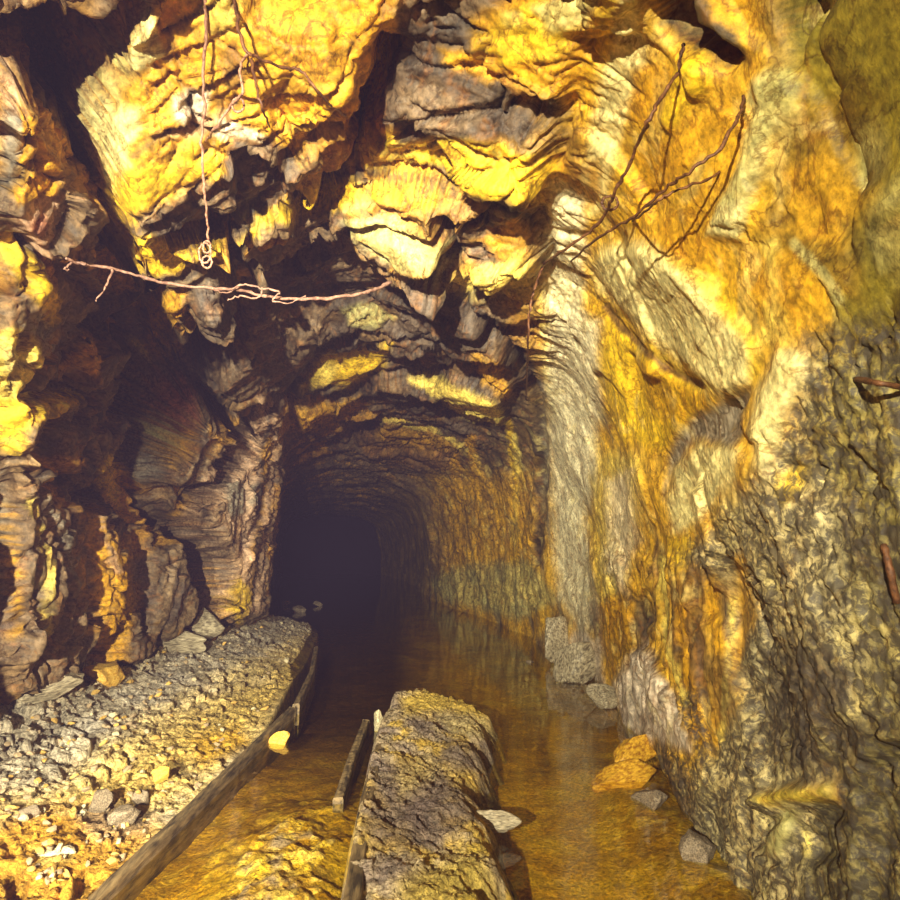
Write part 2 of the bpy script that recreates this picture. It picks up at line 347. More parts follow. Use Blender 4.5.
# faces that hang down towards the entrance: softness, start, metres there, end, metres there, outline
RAMPS = [
 (5, (200,-40), .12, (215,215), -.40, [(100,230),(92,150),(100,70),(140,0),(150,-60),(396,-60),(394,30),(386,60),(350,120),(300,165),(240,148),(228,176),(160,214)]),
 (5, (450,-40), .12, (440,200), -.26, [(398,-60),(590,-60),(572,60),(560,130),(545,195),(530,204),(480,190),(440,168),(345,168),(352,150),(385,100),(398,30)]),
 (4, (330,172), -.05, (335,214), -.36, [(236,246),(256,218),(300,190),(340,172),(440,182),(508,206),(455,210),(400,214),(350,206),(315,214)]),
 (4, (350,215), -.12, (440,278), -.42, [(338,222),(395,215),(415,235),(458,252),(450,272),(425,278),(392,265),(360,243)]),
 (4, (250,145), -.1, (245,226), -.36, [(229,150),(240,144),(302,160),(296,182),(272,210),(240,228),(227,205)]),
 (5, (180,205), -.05, (190,246), -.3, [(150,222),(200,206),(230,202),(226,236),(190,246),(155,240)]),
 (4, (500,205), -.1, (505,268), -.3, [(466,214),(530,205),(542,262),(500,270),(474,252)]),
 (6, (280,296), -.05, (240,405), -.42, [(204,345),(240,318),(300,296),(325,305),(325,335),(284,385),(240,410),(216,388)]),
 (6, (380,280), .05, (385,345), -.2, [(300,285),(440,280),(500,320),(515,360),(440,350),(340,335),(290,350)]),
 (5, (380,345), .05, (380,392), -.22, [(290,395),(330,352),(440,350),(512,380),(508,425),(440,398),(370,385),(300,430)]),
 (5, (420,425), .0, (420,470), -.15, [(350,432),(400,420),(480,440),(484,475),(430,474),(370,462)]),
 (5, (180,236), -.15, (190,275), -.32, [(128,238),(226,234),(222,258),(160,278)]),
]

SOUND = [('p', [(746,796),(762,786),(838,778),(842,802),(770,808)], 4), ('p', [(760,856),(775,826),(786,802),(802,812),(790,838),(780,860)], 4),
         ('p', [(612,690),(632,655),(650,648),(672,690),(694,738),(690,754),(650,742),(618,728)], 6), ('p', [(666,530),(668,470),(700,440),(740,446),(730,484),(690,535)], 8),
         ('p', [(752,470),(748,390),(776,350),(808,362),(790,410),(766,484)], 8), ('p', [(740,560),(752,620),(722,700),(716,752),(705,700),(720,600)], 8)]

CALM = [('p', [(338,222),(395,215),(415,235),(458,252),(450,272),(425,278),(392,265),(360,243)], 3), ('p', [(88,160),(98,112),(118,102),(144,108),(150,150),(132,176),(104,182)], 5),
        ('p', [(120,68),(140,12),(166,40),(166,60),(150,72),(128,74)], 4), ('p', [(300,388),(322,355),(390,346),(384,366),(350,388)], 3), ('p', [(408,380),(432,376),(500,405),(503,425),(440,398)], 3),
        ('p', [(102,180),(150,165),(225,160),(220,180),(110,228)], 5), ('p', [(250,0),(385,0),(380,60),(330,90),(260,70)], 8), ('p', [(470,10),(575,0),(575,60),(500,66)], 6)]

LIGHT_LOC = (-1.3, -2.3, 2.05); LIGHT_AIM = (-.3, 4.0, 1.5); LIGHT_POWER = 3400; LIGHT_SIZE = 72; LIGHT_BLEND = 1.0; WORLD = .07; HAZE = .0040
FILL2_LOC = (-.55, -1.6, 1.35); FILL2_AIM = (-1.75, 4.8, .3); FILL2_POWER = 3600
FILL3_LOC = (-1.0, -1.8, 1.8); FILL3_AIM = (.7, 9.0, 2.3); FILL3_POWER = 4800


# ------------------------------------------------------------------ relief and stain lookup
def locate(P, amp=1.0):
    X, Y, D = project(P)
    w = 6.5 * amp
    s = 2.2
    X = X + w * fbm(P * s * 2.2, 3, 31) ; Y = Y + w * fbm(P * s * 2.2 + 50, 3, 37)
    ok = D > .7
    X = np.where(ok, X, -9999.); Y = np.where(ok, Y, -9999.)
    return X, Y

def stain(P, X, Y, base, table):
    C = base.copy()
    n1 = fbm(P * 9.0, 3, 61); n2 = fbm(P * 26.0, 2, 67)
    for f in table:
        kind, col, soft, k, pts = f
        idx, m = mask_of(kind, pts, soft, X, Y)
        if len(idx) == 0: continue
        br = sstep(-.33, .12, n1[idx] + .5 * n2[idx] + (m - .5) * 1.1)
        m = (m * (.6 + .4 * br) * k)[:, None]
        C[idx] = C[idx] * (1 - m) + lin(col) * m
    return C

def mesh_grid(name, V, nr, nc, colr, flip=False, alpha=None):
    me = bpy.data.meshes.new(name)
    i = np.arange(nr - 1)[:, None] * nc + np.arange(nc - 1)[None, :]
    q = np.stack([i, i + 1, i + nc + 1, i + nc], -1).reshape(-1, 4)
    if flip: q = q[:, ::-1]
    nf = len(q)
    me.vertices.add(len(V)); me.vertices.foreach_set('co', V.astype(np.float32).ravel())
    me.loops.add(nf * 4); me.loops.foreach_set('vertex_index', q.astype(np.int32).ravel())
    me.polygons.add(nf); me.polygons.foreach_set('loop_start', (np.arange(nf) * 4).astype(np.int32))
    me.polygons.foreach_set('loop_total', np.full(nf, 4, np.int32))
    me.update(calc_edges=True)
    me.polygons.foreach_set('use_smooth', np.ones(nf, bool))
    a = me.color_attributes.new('stone_colour', 'FLOAT_COLOR', 'POINT')
    c4 = np.ones((len(V), 4), np.float32); c4[:, :3] = colr
    if alpha is not None: c4[:, 3] = alpha
    a.data.foreach_set('color', c4.ravel())
    me.validate()
    return me

# ------------------------------------------------------------------ materials
def new_mat(name):
    m = bpy.data.materials.new(name); m.use_nodes = True
    nt = m.node_tree; b = nt.nodes['Principled BSDF']; return m, nt, b

def nn(nt, t, **kw):
    n = nt.nodes.new(t)
    for k, v in kw.items():
        if k in n.inputs.keys(): n.inputs[k].default_value = v
        else: setattr(n, k, v)
    return n

def rock_mat(name, rough=.5, bump=.5, fine=38.0, spec=.4, dark=.45, light=1.25, seams=.75):
    m, nt, b = new_mat(name); L = nt.links
    at_ = nn(nt, 'ShaderNodeAttribute', attribute_name='stone_colour')
    tc = nn(nt, 'ShaderNodeTexCoord')
    mp = nn(nt, 'ShaderNodeMapping'); L.new(tc.outputs['Object'], mp.inputs['Vector'])
    n1 = nn(nt, 'ShaderNodeTexNoise', Scale=fine, Detail=8.0, Roughness=.68); L.new(mp.outputs[0], n1.inputs['Vector'])
    n2 = nn(nt, 'ShaderNodeTexNoise', Scale=fine * .32, Detail=5.0, Roughness=.6, Distortion=.8); L.new(mp.outputs[0], n2.inputs['Vector'])
    r1 = nn(nt, 'ShaderNodeMapRange'); r1.inputs['From Min'].default_value = .33; r1.inputs['From Max'].default_value = .62
    r1.inputs['To Min'].default_value = dark; r1.inputs['To Max'].default_value = light
    L.new(n1.outputs['Fac'], r1.inputs['Value'])
    r2 = nn(nt, 'ShaderNodeMapRange'); r2.inputs['From Min'].default_value = .35; r2.inputs['From Max'].default_value = .6
    r2.inputs['To Min'].default_value = .72; r2.inputs['To Max'].default_value = 1.15
    L.new(n2.outputs['Fac'], r2.inputs['Value'])
    mu = nn(nt, 'ShaderNodeMath', operation='MULTIPLY'); L.new(r1.outputs[0], mu.inputs[0]); L.new(r2.outputs[0], mu.inputs[1])
    vm = nn(nt, 'ShaderNodeVectorMath', operation='SCALE'); L.new(at_.outputs['Color'], vm.inputs[0]); L.new(mu.outputs[0], vm.inputs['Scale'])
    # thin rusty seams, and the dark mineral specks of the crumbling rock (alpha of the colour layer says where)
    n3 = nn(nt, 'ShaderNodeTexNoise', Scale=4.5, Detail=7.0, Roughness=.6, Distortion=.5); L.new(mp.outputs[0], n3.inputs['Vector'])
    sb = nn(nt, 'ShaderNodeMath', operation='SUBTRACT'); L.new(n3.outputs['Fac'], sb.inputs[0]); sb.inputs[1].default_value = .5
    ab = nn(nt, 'ShaderNodeMath', operation='ABSOLUTE'); L.new(sb.outputs[0], ab.inputs[0])
    sr = nn(nt, 'ShaderNodeMapRange'); sr.inputs['From Min'].default_value = .0; sr.inputs['From Max'].default_value = .022; sr.inputs['To Min'].default_value = seams; sr.inputs['To Max'].default_value = 0
    L.new(ab.outputs[0], sr.inputs['Value'])
    m1 = nn(nt, 'ShaderNodeMix', data_type='RGBA', blend_type='MULTIPLY'); L.new(sr.outputs[0], m1.inputs['Factor']); L.new(vm.outputs[0], m1.inputs[6]); m1.inputs[7].default_value = (.34, .22, .12, 1)
    n5 = nn(nt, 'ShaderNodeTexNoise', Scale=7.0, Detail=6.0, Roughness=.65, Distortion=.3); L.new(mp.outputs[0], n5.inputs['Vector'])
    br = nn(nt, 'ShaderNodeMapRange'); br.inputs['From Min'].default_value = .42; br.inputs['From Max'].default_value = .30; br.inputs['To Max'].default_value = seams * .7
    L.new(n5.outputs['Fac'], br.inputs['Value'])
    m3 = nn(nt, 'ShaderNodeMix', data_type='RGBA', blend_type='MULTIPLY'); L.new(br.outputs[0], m3.inputs['Factor']); L.new(m1.outputs[2], m3.inputs[6]); m3.inputs[7].default_value = (.60, .45, .24, 1)
    n4 = nn(nt, 'ShaderNodeTexNoise', Scale=32.0, Detail=5.0, Roughness=.7, Distortion=.6); L.new(mp.outputs[0], n4.inputs['Vector'])
    fr_ = nn(nt, 'ShaderNodeMapRange'); fr_.inputs['From Min'].default_value = .44; fr_.inputs['From Max'].default_value = .54; fr_.inputs['To Max'].default_value = .8; L.new(n4.outputs['Fac'], fr_.inputs['Value'])
    iv = nn(nt, 'ShaderNodeMath', operation='SUBTRACT'); iv.inputs[0].default_value = 1; L.new(at_.outputs['Alpha'], iv.inputs[1])
    fm_ = nn(nt, 'ShaderNodeMath', operation='MULTIPLY'); L.new(iv.outputs[0], fm_.inputs[0]); L.new(fr_.outputs[0], fm_.inputs[1])
    m2 = nn(nt, 'ShaderNodeMix', data_type='RGBA'); L.new(fm_.outputs[0], m2.inputs['Factor']); L.new(m3.outputs[2], m2.inputs[6]); m2.inputs[7].default_value = (.045, .034, .028, 1)
    L.new(m2.outputs[2], b.inputs['Base Color'])
    rr = nn(nt, 'ShaderNodeMapRange'); rr.inputs['To Min'].default_value = rough - .15; rr.inputs['To Max'].default_value = rough + .25
    L.new(n2.outputs['Fac'], rr.inputs['Value']); L.new(rr.outputs[0], b.inputs['Roughness'])
    b.inputs['Specular IOR Level'].default_value = spec
    ad = nn(nt, 'ShaderNodeMath', operation='MULTIPLY_ADD'); L.new(n2.outputs['Fac'], ad.inputs[0]); ad.inputs[1].default_value = 1.6; L.new(n1.outputs['Fac'], ad.inputs[2])
    bp = nn(nt, 'ShaderNodeBump', Strength=bump, Distance=.03); L.new(ad.outputs[0], bp.inputs['Height']); L.new(bp.outputs[0], b.inputs['Normal'])
    return m

M_ROCK = rock_mat('mine_rock', .55, .30)
M_GRAVEL = rock_mat('gravel', .7, .9, fine=60., spec=.3, dark=.4, light=1.3, seams=.0)

def plain_mat(name, c1, c2, scale=20., rough=.7, metal=0., stretch=(1, 1, 1), bump=.4):
    m, nt, b = new_mat(name); L = nt.links
    tc = nn(nt, 'ShaderNodeTexCoord'); mp = nn(nt, 'ShaderNodeMapping'); mp.inputs['Scale'].default_value = stretch
    L.new(tc.outputs['Object'], mp.inputs['Vector'])
    n1 = nn(nt, 'ShaderNodeTexNoise', Scale=scale, Detail=7.0, Roughness=.65); L.new(mp.outputs[0], n1.inputs['Vector'])
    cr = nn(nt, 'ShaderNodeValToRGB'); cr.color_ramp.elements[0].position = .38; cr.color_ramp.elements[1].position = .62
    cr.color_ramp.elements[0].color = (*lin(c1), 1); cr.color_ramp.elements[1].color = (*lin(c2), 1)
    L.new(n1.outputs['Fac'], cr.inputs[0]); L.new(cr.outputs[0], b.inputs['Base Color'])
    b.inputs['Roughness'].default_value = rough; b.inputs['Metallic'].default_value = metal
    bp = nn(nt, 'ShaderNodeBump', Strength=bump, Distance=.01); L.new(n1.outputs['Fac'], bp.inputs['Height']); L.new(bp.outputs[0], b.inputs['Normal'])
    return m

# ------------------------------------------------------------------ tagging
def tag(o, label=None, cat=None, group=None, kind=None):
    if label: o['label'] = label
    if cat: o['category'] = cat
    if group: o['group'] = group
    if kind: o['kind'] = kind
    return o

def link(name, me, mat=None, parent=None):
    o = bpy.data.objects.new(name, me); COL.objects.link(o)
    if mat: me.materials.clear(); me.materials.append(mat)
    if parent: o.parent = parent
    return o

# ------------------------------------------------------------------ tunnel shell
def cr_interp(xk, yk, x):
    """smooth (monotone-ish) interpolation of a table"""
    xk = np.array(xk, float); yk = np.array(yk, float)
    d = np.gradient(yk, xk)
    i = np.clip(np.searchsorted(xk, x) - 1, 0, len(xk) - 2)
    h = xk[i + 1] - xk[i]; t = np.clip((x - xk[i]) / h, 0, 1)
    return (2*t**3-3*t**2+1)*yk[i] + (t**3-2*t**2+t)*h*d[i] + (-2*t**3+3*t**2)*yk[i+1] + (t**3-t**2)*h*d[i+1]

XR = ([-2, 1, 2.4, 2.8, 3.5, 4.3, 6, 8.3, 11.7, 16, 22, 34], [1.3, 1.15, 1.2, 1.3, 1.42, 1.58, 1.83, 1.88, 1.62, .85, .55, -1])
XL = ([-2, 1, 3.4, 4.6, 6.2, 8.2, 9.6, 12, 16, 22, 34], [-1.9, -1.95, -2.1, -2.45, -2.65, -2.25, -2.2, -2.5, -3.2, -4.2, -6])
ZC = ([-2, 2.3, 4, 6, 9, 12, 16, 34], [3.2, 3.3, 3.25, 3.25, 3.3, 3.35, 3.1, 3.0])
def xr(y): return cr_interp(*XR, y)
def xl(y): return cr_interp(*XL, y)
def zc(y): return cr_interp(*ZC, y)

near = int(60 * Q) + 4
ys = np.concatenate([np.linspace(-4.2, 1.3, near, endpoint=False), 1.3 * (34 / 1.3) ** np.linspace(0, 1, int(1000 * Q))])
NT = int(1000 * Q)
NR = len(ys)
tt = np.linspace(0, 1, NT)
# profile control points: (mix of right and left wall x, offset x, z as share of the crown or metres)
def profile(y):
    R = xr(y); Lw = xl(y); Z = zc(y); m = R * .5 + Lw * .5
    p = [(R + .05, -.5 + 0 * y), (R + .08, .25 + 0 * y), (R + .05, .9 + 0 * y), (R - .02, Z * .5), (R - .14, Z * .68), (R - .4, Z * .84), (m * .4 + R * .6 - .25, Z * .955), (m, Z),
         (m * .4 + Lw * .6 + .25, Z * .97), (Lw + .38, Z * .87), (Lw + .1, Z * .72), (Lw, Z * .5), (Lw, .9 + 0 * y), (Lw, .25 + 0 * y), (Lw, -.5 + 0 * y)]
    return np.array([[a[0], a[1]] for a in p])        # (15, 2, NR)
PR = profile(ys)
seg = np.sqrt(((PR[1:] - PR[:-1]) ** 2).sum(1)).mean(1); cum = np.concatenate([[0], np.cumsum(seg)]); cum /= cum[-1]
B = np.zeros((NR, NT, 3))
for j in range(NR):
    B[j, :, 0] = cr_interp(cum, PR[:, 0, j], tt); B[j, :, 2] = cr_interp(cum, PR[:, 1, j], tt); B[j, :, 1] = ys[j]
du = np.gradient(B, axis=1); dv = np.gradient(B, axis=0)
Nn = np.cross(du, dv); Nn /= np.linalg.norm(Nn, axis=2, keepdims=True) + 1e-9
P0 = B.reshape(-1, 3); N0 = Nn.reshape(-1, 3)
# make it point out of the tunnel, into the rock
ctr = np.stack([np.repeat((xr(ys) + xl(ys)) / 2, NT), P0[:, 1], np.full(len(P0), 1.5)], 1)
if (N0 * (P0 - ctr)).sum() < 0: N0 = -N0
T = np.tile(tt, NR)

def blur(G, k):
    for ax in (0, 1):
        for _ in range(2):
            c = np.cumsum(np.concatenate([np.repeat(np.take(G, [0], ax), k + 1, ax), G, np.repeat(np.take(G, [-1], ax), k, ax)], ax), ax)
            n = G.shape[ax]
            G = (np.take(c, range(2 * k + 1, 2 * k + 1 + n), ax) - np.take(c, range(0, n), ax)) / (2 * k + 1)
    return G
def normals(P, k=3):
    G = P.reshape(NR, NT, 3)
    G = blur(G, k)
    n = np.cross(np.gradient(G, axis=1), np.gradient(G, axis=0)); n /= np.linalg.norm(n, axis=2, keepdims=True) + 1e-12
    n = n.reshape(-1, 3)
    return -n if (n * N0).sum() < 0 else n

def warp3(P, s, a, sd): return P + a * np.stack([fbm(P * s, 2, sd), fbm(P * s, 2, sd + 1), fbm(P * s, 2, sd + 2)], 1)
def bedded(P):
    return np.stack([P[:, 0] * .9, (P[:, 1] + .38 * P[:, 0] - .25 * P[:, 2]) * 1.9, P[:, 2] * .8], 1)
def masks(table, X, Y):
    o = np.zeros(len(X), np.float32)
    for kind, pts, soft in table:
        idx, m = mask_of(kind, pts, soft, X, Y); o[idx] = np.maximum(o[idx], m)
    return o

def shell():
    right = sstep(.39, .31, T)                       # 1 on the right wall
    rough = 1 - right
    far = sstep(6, 14, P0[:, 1])
    # first pass: sway of the walls, big blocks, the carved hollows and standing ribs
    h = .16 * fbm(P0 * .9, 3, 3)
    f1, e1, id1 = facets(warp3(bedded(P0), 1.2, .3, 5) * .95, 21, 1.1)
    g1, k1, jd1 = facets(warp3(P0, 1.2, .2, 5) * 1.5, 24, 1.0)
    h += rough * (.12 * f1) * (1 - .35 * far) + right * .045 * g1
    base_h = h; cur = h
    for it in range(3):
        X, Y = locate(P0 + N0 * cur[:, None], .5)
        h = base_h.copy()
        for kind, dep, soft, pts in RELIEF:
            idx, m = mask_of(kind, pts, soft, X, Y)
            if len(idx): h[idx] += dep * m
        for soft, (ax_, ay_), da, (bx_, by_), db, pts in RAMPS:
            idx, m = mask_of('p', pts, soft, X, Y)
            if len(idx):
                q = ((X[idx] - ax_) * (bx_ - ax_) + (Y[idx] - ay_) * (by_ - ay_)) / ((bx_ - ax_) ** 2 + (by_ - ay_) ** 2)
                h[idx] += m * (da + (db - da) * np.clip(q, 0, 1))
        h = base_h + (h - base_h) * (1 - .45 * right)
        h = np.clip(h, -.75, 1.6)
        h = blur(h.reshape(NR, NT), 1).ravel()
        hs = blur(h.reshape(NR, NT), int(3 * Q) + 1).ravel()
        cur = hs if it == 0 else .5 * cur + .5 * hs
    P1 = P0 + N0 * h[:, None]; N1 = normals(P1, int(6 * Q) + 1)
    # second pass, along the new surface: broken slabs, joints, ribs, crumbling
    Pb = warp3(bedded(P1), 2.0, .22, 11)
    f2, e2, id2 = facets(Pb * 2.4 + 9, 22, 1.1)
    f3, e3, id3 = facets(Pb * 5.5 + 5, 23, 1.1)
    g2, k2, jd2 = facets(warp3(P1, 2, .1, 15) * 5.0, 25, 1.0)
    X, Y = locate(P1)
    spk = masks(CRUMBLE, X, Y) * (1 - .9 * masks(SOUND, X, Y)); ribm = masks(RIBS, X, Y)
    d = rough * (.060 * f2 + .024 * f3) * (1 - .35 * far) * (1 - .9 * ribm)
    rc = warp3(P1, 2.5, .12, 29) * np.array([6.5, 6.5, 1.3]); r1, re1, rid = facets(rc, 51, .9)
    d += ribm * (1 - .75 * right) * (.05 * r1 + .05 * sstep(.16, 0, re1))
    d += rough * (.035 * sstep(.10, 0, e2) + .016 * sstep(.12, 0, e3))
    calm = masks(CALM, X, Y); d *= 1 - .75 * calm
    d += right * (.007 * g2)
    rp = warp3(P1, 3, .06, 19)
    rib = fbm(np.stack([rp[:, 0] * 7, rp[:, 1] * 7, rp[:, 2] * 1.5], 1), 4, 43, ridged=True)
    d -= ribm * .035 * rib
    sf, se, si = facets(warp3(P1, 5, .05, 33) * 11, 52, 1.0)
    sf2, se2, si2 = facets(warp3(P1, 5, .05, 33) * 26, 53, 1.0)
    d += spk * (.014 * sf + .008 * sf2 + .010 * fbm(P1 * 30, 3, 42))
    P2 = P1 + N1 * d[:, None]; N2 = normals(P2, int(3 * Q))
    # third pass: splinters and grain
    f4, e4, id4 = facets(bedded(P2) * 14 + 2, 26, 1.0)
    d2 = (rough * .010 * (1 - ribm) + right * .002) * f4 + .008 * fbm(P2 * 14, 4, 47, ridged=True) * rough * (1 - ribm) + .003 * fbm(P2 * 9, 3, 49) * right + ribm * rough * .014 * fbm(P2 * np.array([18, 18, 4]), 4, 54, ridged=True) + (.0015 + .0025 * rough) * fbm(P2 * 50, 2, 48)
    d2 *= 1 - .5 * calm
    P3 = P2 + N2 * d2[:, None]
    # ground colour of the rock before any stain
    n = fbm(P2 * 1.7, 4, 71) + .25 * (id2 - .5) * rough
    n2 = fbm(Pb * 3.1, 3, 73)
    C = np.tile(lin((128, 104, 74)), (len(P0), 1))
    def mixc(C, col, m): m = (m)[:, None]; return C * (1 - m) + lin(col) * m
    C = mixc(C, (92, 76, 62), sstep(-.05, -.3, n2))
    C = mixc(C, (205, 150, 45), rough * sstep(.02, .22, n) * .8)
    C = mixc(C, (215, 165, 40), right * sstep(-.25, .1, n))
    C = stain(P2, X, Y, C, STAINS_SHADE)
    jn = rough * (.5 * sstep(.07, .0, e2) + .3 * sstep(.09, .0, e3)) * sstep(-.2, .2, n2 + .1)
    C = mixc(C, (44, 34, 30), np.clip(jn * (1 - ribm) * (1 - .8 * calm), 0, .8)); C = mixc(C, (60, 46, 40), ribm * .6 * sstep(.10, 0, re1)); C *= (1 + .5 * ribm * (rid - .5))[:, None]
    # dark mineral flecks of the crumbling wall, rusty veins everywhere
    fl = sstep(-.04, .16, fbm(P2 * np.array([15, 15, 22]), 4, 76, gain=.65))
    C = mixc(C, (60, 50, 40), spk * fl * .55)
    vn = fbm(warp3(P2, 2, .25, 77) * np.array([3, 3, 2.2]), 4, 78)
    C = mixc(C, (150, 92, 22), (.35 * sstep(.045, .0, np.abs(vn))) * (1 - .7 * spk))
    vn = fbm(warp3(P2, 3, .25, 79) * 5, 3, 80)
    C = mixc(C, (238, 214, 130), .3 * right * sstep(.12, .3, vn))
    C *= (1 + rough * .35 * (id2 - .5) + rough * .25 * (id3 - .5) + right * .14 * (jd2 - .5))[:, None]
    return P3, C, spk

V, CC, SPK = shell()
A3 = SPK.reshape(NR, NT); V3 = V.reshape(NR, NT, 3); C3 = CC.reshape(NR, NT, 3)
cut_r = int(NT * .36); cut_l = int(NT * .645)
shells = []
for name, a, b in (('wall_right', 0, cut_r + 1), ('ceiling', cut_r, cut_l + 1), ('wall_left', cut_l, NT)):
    vv = V3[:, a:b].reshape(-1, 3); cc = C3[:, a:b].reshape(-1, 3)
    me = mesh_grid(name, vv, NR, b - a, cc, alpha=1 - A3[:, a:b].ravel())
    o = link(name, me, M_ROCK); tag(o, kind='structure'); shells.append(o)
# coarse ray target of the shell for hanging things on it
st = 3
Vc = V3[::st, ::st]; nr_, nc_ = Vc.shape[:2]
fi = np.arange(nr_ - 1)[:, None] * nc_ + np.arange(nc_ - 1)[None, :]
BV = BVHTree.FromPolygons([tuple(v) for v in Vc.reshape(-1, 3)], [tuple(int(x) for x in q) for q in np.stack([fi, fi + 1, fi + nc_ + 1, fi + nc_], -1).reshape(-1, 4)])
def on_rock(px, py, lift=.0):
    r = ray(px, py); h = BV.ray_cast(CAM, r, 60)
    if h[0] is None: return at(px, py, 6.0)
    return h[0] - r * lift

# ------------------------------------------------------------------ floor, water, banks
def xp(y): return np.interp(y, [-2, 1, 2.15, 4.6, 8, 11, 13, 34], [-1.38, -1.18, -1.07, -.86, -1.05, -1.25, -1.6, -9.])
fy = np.concatenate([np.linspace(-2, 1.4, 30, endpoint=False), 1.4 * (34 / 1.4) ** np.linspace(0, 1, int(620 * Q))])
NFX = int(560 * Q)

def grid_floor(name, xa, xb, ylist, nx, hfun, cfun, mat, kind):
    n = len(ylist); s = np.linspace(0, 1, nx)
    A = xa(ylist); Bx = xb(ylist)
    X = A[:, None] * (1 - s) + Bx[:, None] * s
    P = np.stack([X, np.repeat(ylist[:, None], nx, 1), np.zeros_like(X)], 2).reshape(-1, 3)
    S = np.tile(s, n)
    h = hfun(P, S); P2 = P.copy(); P2[:, 2] = h
    C = cfun(P2, S)
    me = mesh_grid(name, P2, n, nx, C)
    o = link(name, me, mat); tag(o, kind=kind); return o, P2.reshape(n, nx, 3)

WATER = 0.0
def bed_h(P, S):
    X, Y, _ = project(P)
    h = -.10 - .14 * sstep(3.5, 7, P[:, 1]) + .05 * fbm(P * 1.6, 3, 81) + .02 * fbm(P * 6, 3, 82)
    # silt heap that rises beside the gravel bank, left
    d = np.minimum(np.abs(P[:, 0] + .45), 9)
    d = d + .12 * fbm(P * 3, 3, 87)
    heap = sstep(.5, .05, d) * sstep(4.4, 2.9, P[:, 1])
    h += heap * (.125 + .07 * fbm(P * 5, 3, 83)) + heap * .05 * fbm(P * 16, 4, 84)
    h += .09 * sstep(.9, 1.3, P[:, 0]) * sstep(5, 3.5, P[:, 1])
    return h
def bed_c(P, S):
    n = fbm(P * 2.2, 4, 85)
    C = np.tile(lin((206, 156, 20)), (len(P), 1))
    def mx(C, col, m): m = m[:, None]; return C * (1 - m) + lin(col) * m
    C = mx(C, (236, 196, 44), sstep(0, .25, n) * .8)
    C = mx(C, (150, 112, 22), sstep(0, -.25, n) * .6)
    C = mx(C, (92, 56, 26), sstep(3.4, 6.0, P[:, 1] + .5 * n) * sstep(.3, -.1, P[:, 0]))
    d = sstep(-.06, .02, P[:, 2])
    C = mx(C, (160, 136, 100), d * sstep(-.05, .25, fbm(P * 7, 3, 86)))
    C = mx(C, (240, 200, 80), sstep(-.14, -.03, P[:, 2]) * sstep(0, .2, fbm(P * 12, 3, 88)))
    return C
floor, FB = grid_floor('floor', lambda y: xl(y) - .9, lambda y: xr(y) + .5, fy, NFX, bed_h, bed_c, M_GRAVEL, 'structure')

# left rubble bank between the board and the wall
by = np.concatenate([np.linspace(-2, 1.4, 30, endpoint=False), 1.4 * (13.2 / 1.4) ** np.linspace(0, 1, int(560 * Q))])
def bank_h(P, S):
    w = S
    h = .03 + .36 * sstep(0.0, 1, w) + .05 * fbm(P * 1.3, 3, 91) * sstep(0, .25, w)
    f, e, i = facets(P * np.array([9, 7, 9]), 92, .8); f2, e2, i2 = facets(P * 22 + 4, 93, .8)
    rough_ = sstep(-.02, .08, w)
    big = sstep(.0, .25, fbm(P * 1.1 + 8, 2, 94)) + sstep(.45, .75, w) * .7
    h += rough_ * (.045 * f * (.5 + big) + .020 * f2 - .03 * sstep(.15, 0, e) * big)
    h += .006 * fbm(P * 40, 2, 95)
    h -= .35 * sstep(.0, -.02, w - .012) + 0
    h -= .6 * sstep(11.6, 12.9, P[:, 1] + .4 * fbm(P * 1.4, 2, 96)) + .12 * sstep(.12, .0, w) * sstep(6.0, 8.5, P[:, 1])
    return h
BANKST = [
 ('p', (196,184,166), 22, .8, [(-60,690),(60,690),(180,640),(290,600),(340,620),(230,670),(140,720),(60,780),(-60,830)]),
 ('p', (226,190,96), 22, .85, [(60,800),(140,740),(240,690),(310,650),(300,690),(240,740),(160,800),(60,860)]),
 ('p', (214,156,38), 16, .95, [(-60,820),(40,810),(120,800),(160,830),(110,900),(-60,960)]),
 ('p', (232,180,50), 10, .9, [(190,740),(240,725),(250,745),(200,770)]),
 ('p', (150,126,100), 14, .8, [(70,810),(110,795),(160,810),(150,840),(90,840)]),
 ('p', (206,176,110), 14, .8, [(-60,830),(-10,790),(40,790),(20,820),(-60,860)]),
 ('p', (236,206,110), 6, .8, [(30,850),(70,848),(75,860),(40,866)]),
 ('p', (120,104,84), 10, .7, [(270,600),(335,600),(335,630),(290,620)]),
]
def bank_c(P, S):
    n = fbm(P * 2.5, 4, 97)
    f, e, i = facets(P * np.array([9, 7, 9]), 92, .8)
    C = np.tile(lin((236, 206, 138)), (len(P), 1))
    m = sstep(0, .25, n)[:, None]; C = C * (1 - m) + lin((196, 174, 140)) * m
    X, Y = locate(P)
    C = stain(P, X, Y, C, BANKST)
    C *= (1 + .5 * (i - .5))[:, None]
    return C
bank, BB = grid_floor('rubble_bank', lambda y: xp(y) - .03, lambda y: xl(y) - .7, by, int(420 * Q), bank_h, bank_c, M_GRAVEL, 'stuff')
tag(bank, 'yellow and grey rubble bank along the foot of the left wall', 'gravel bank')

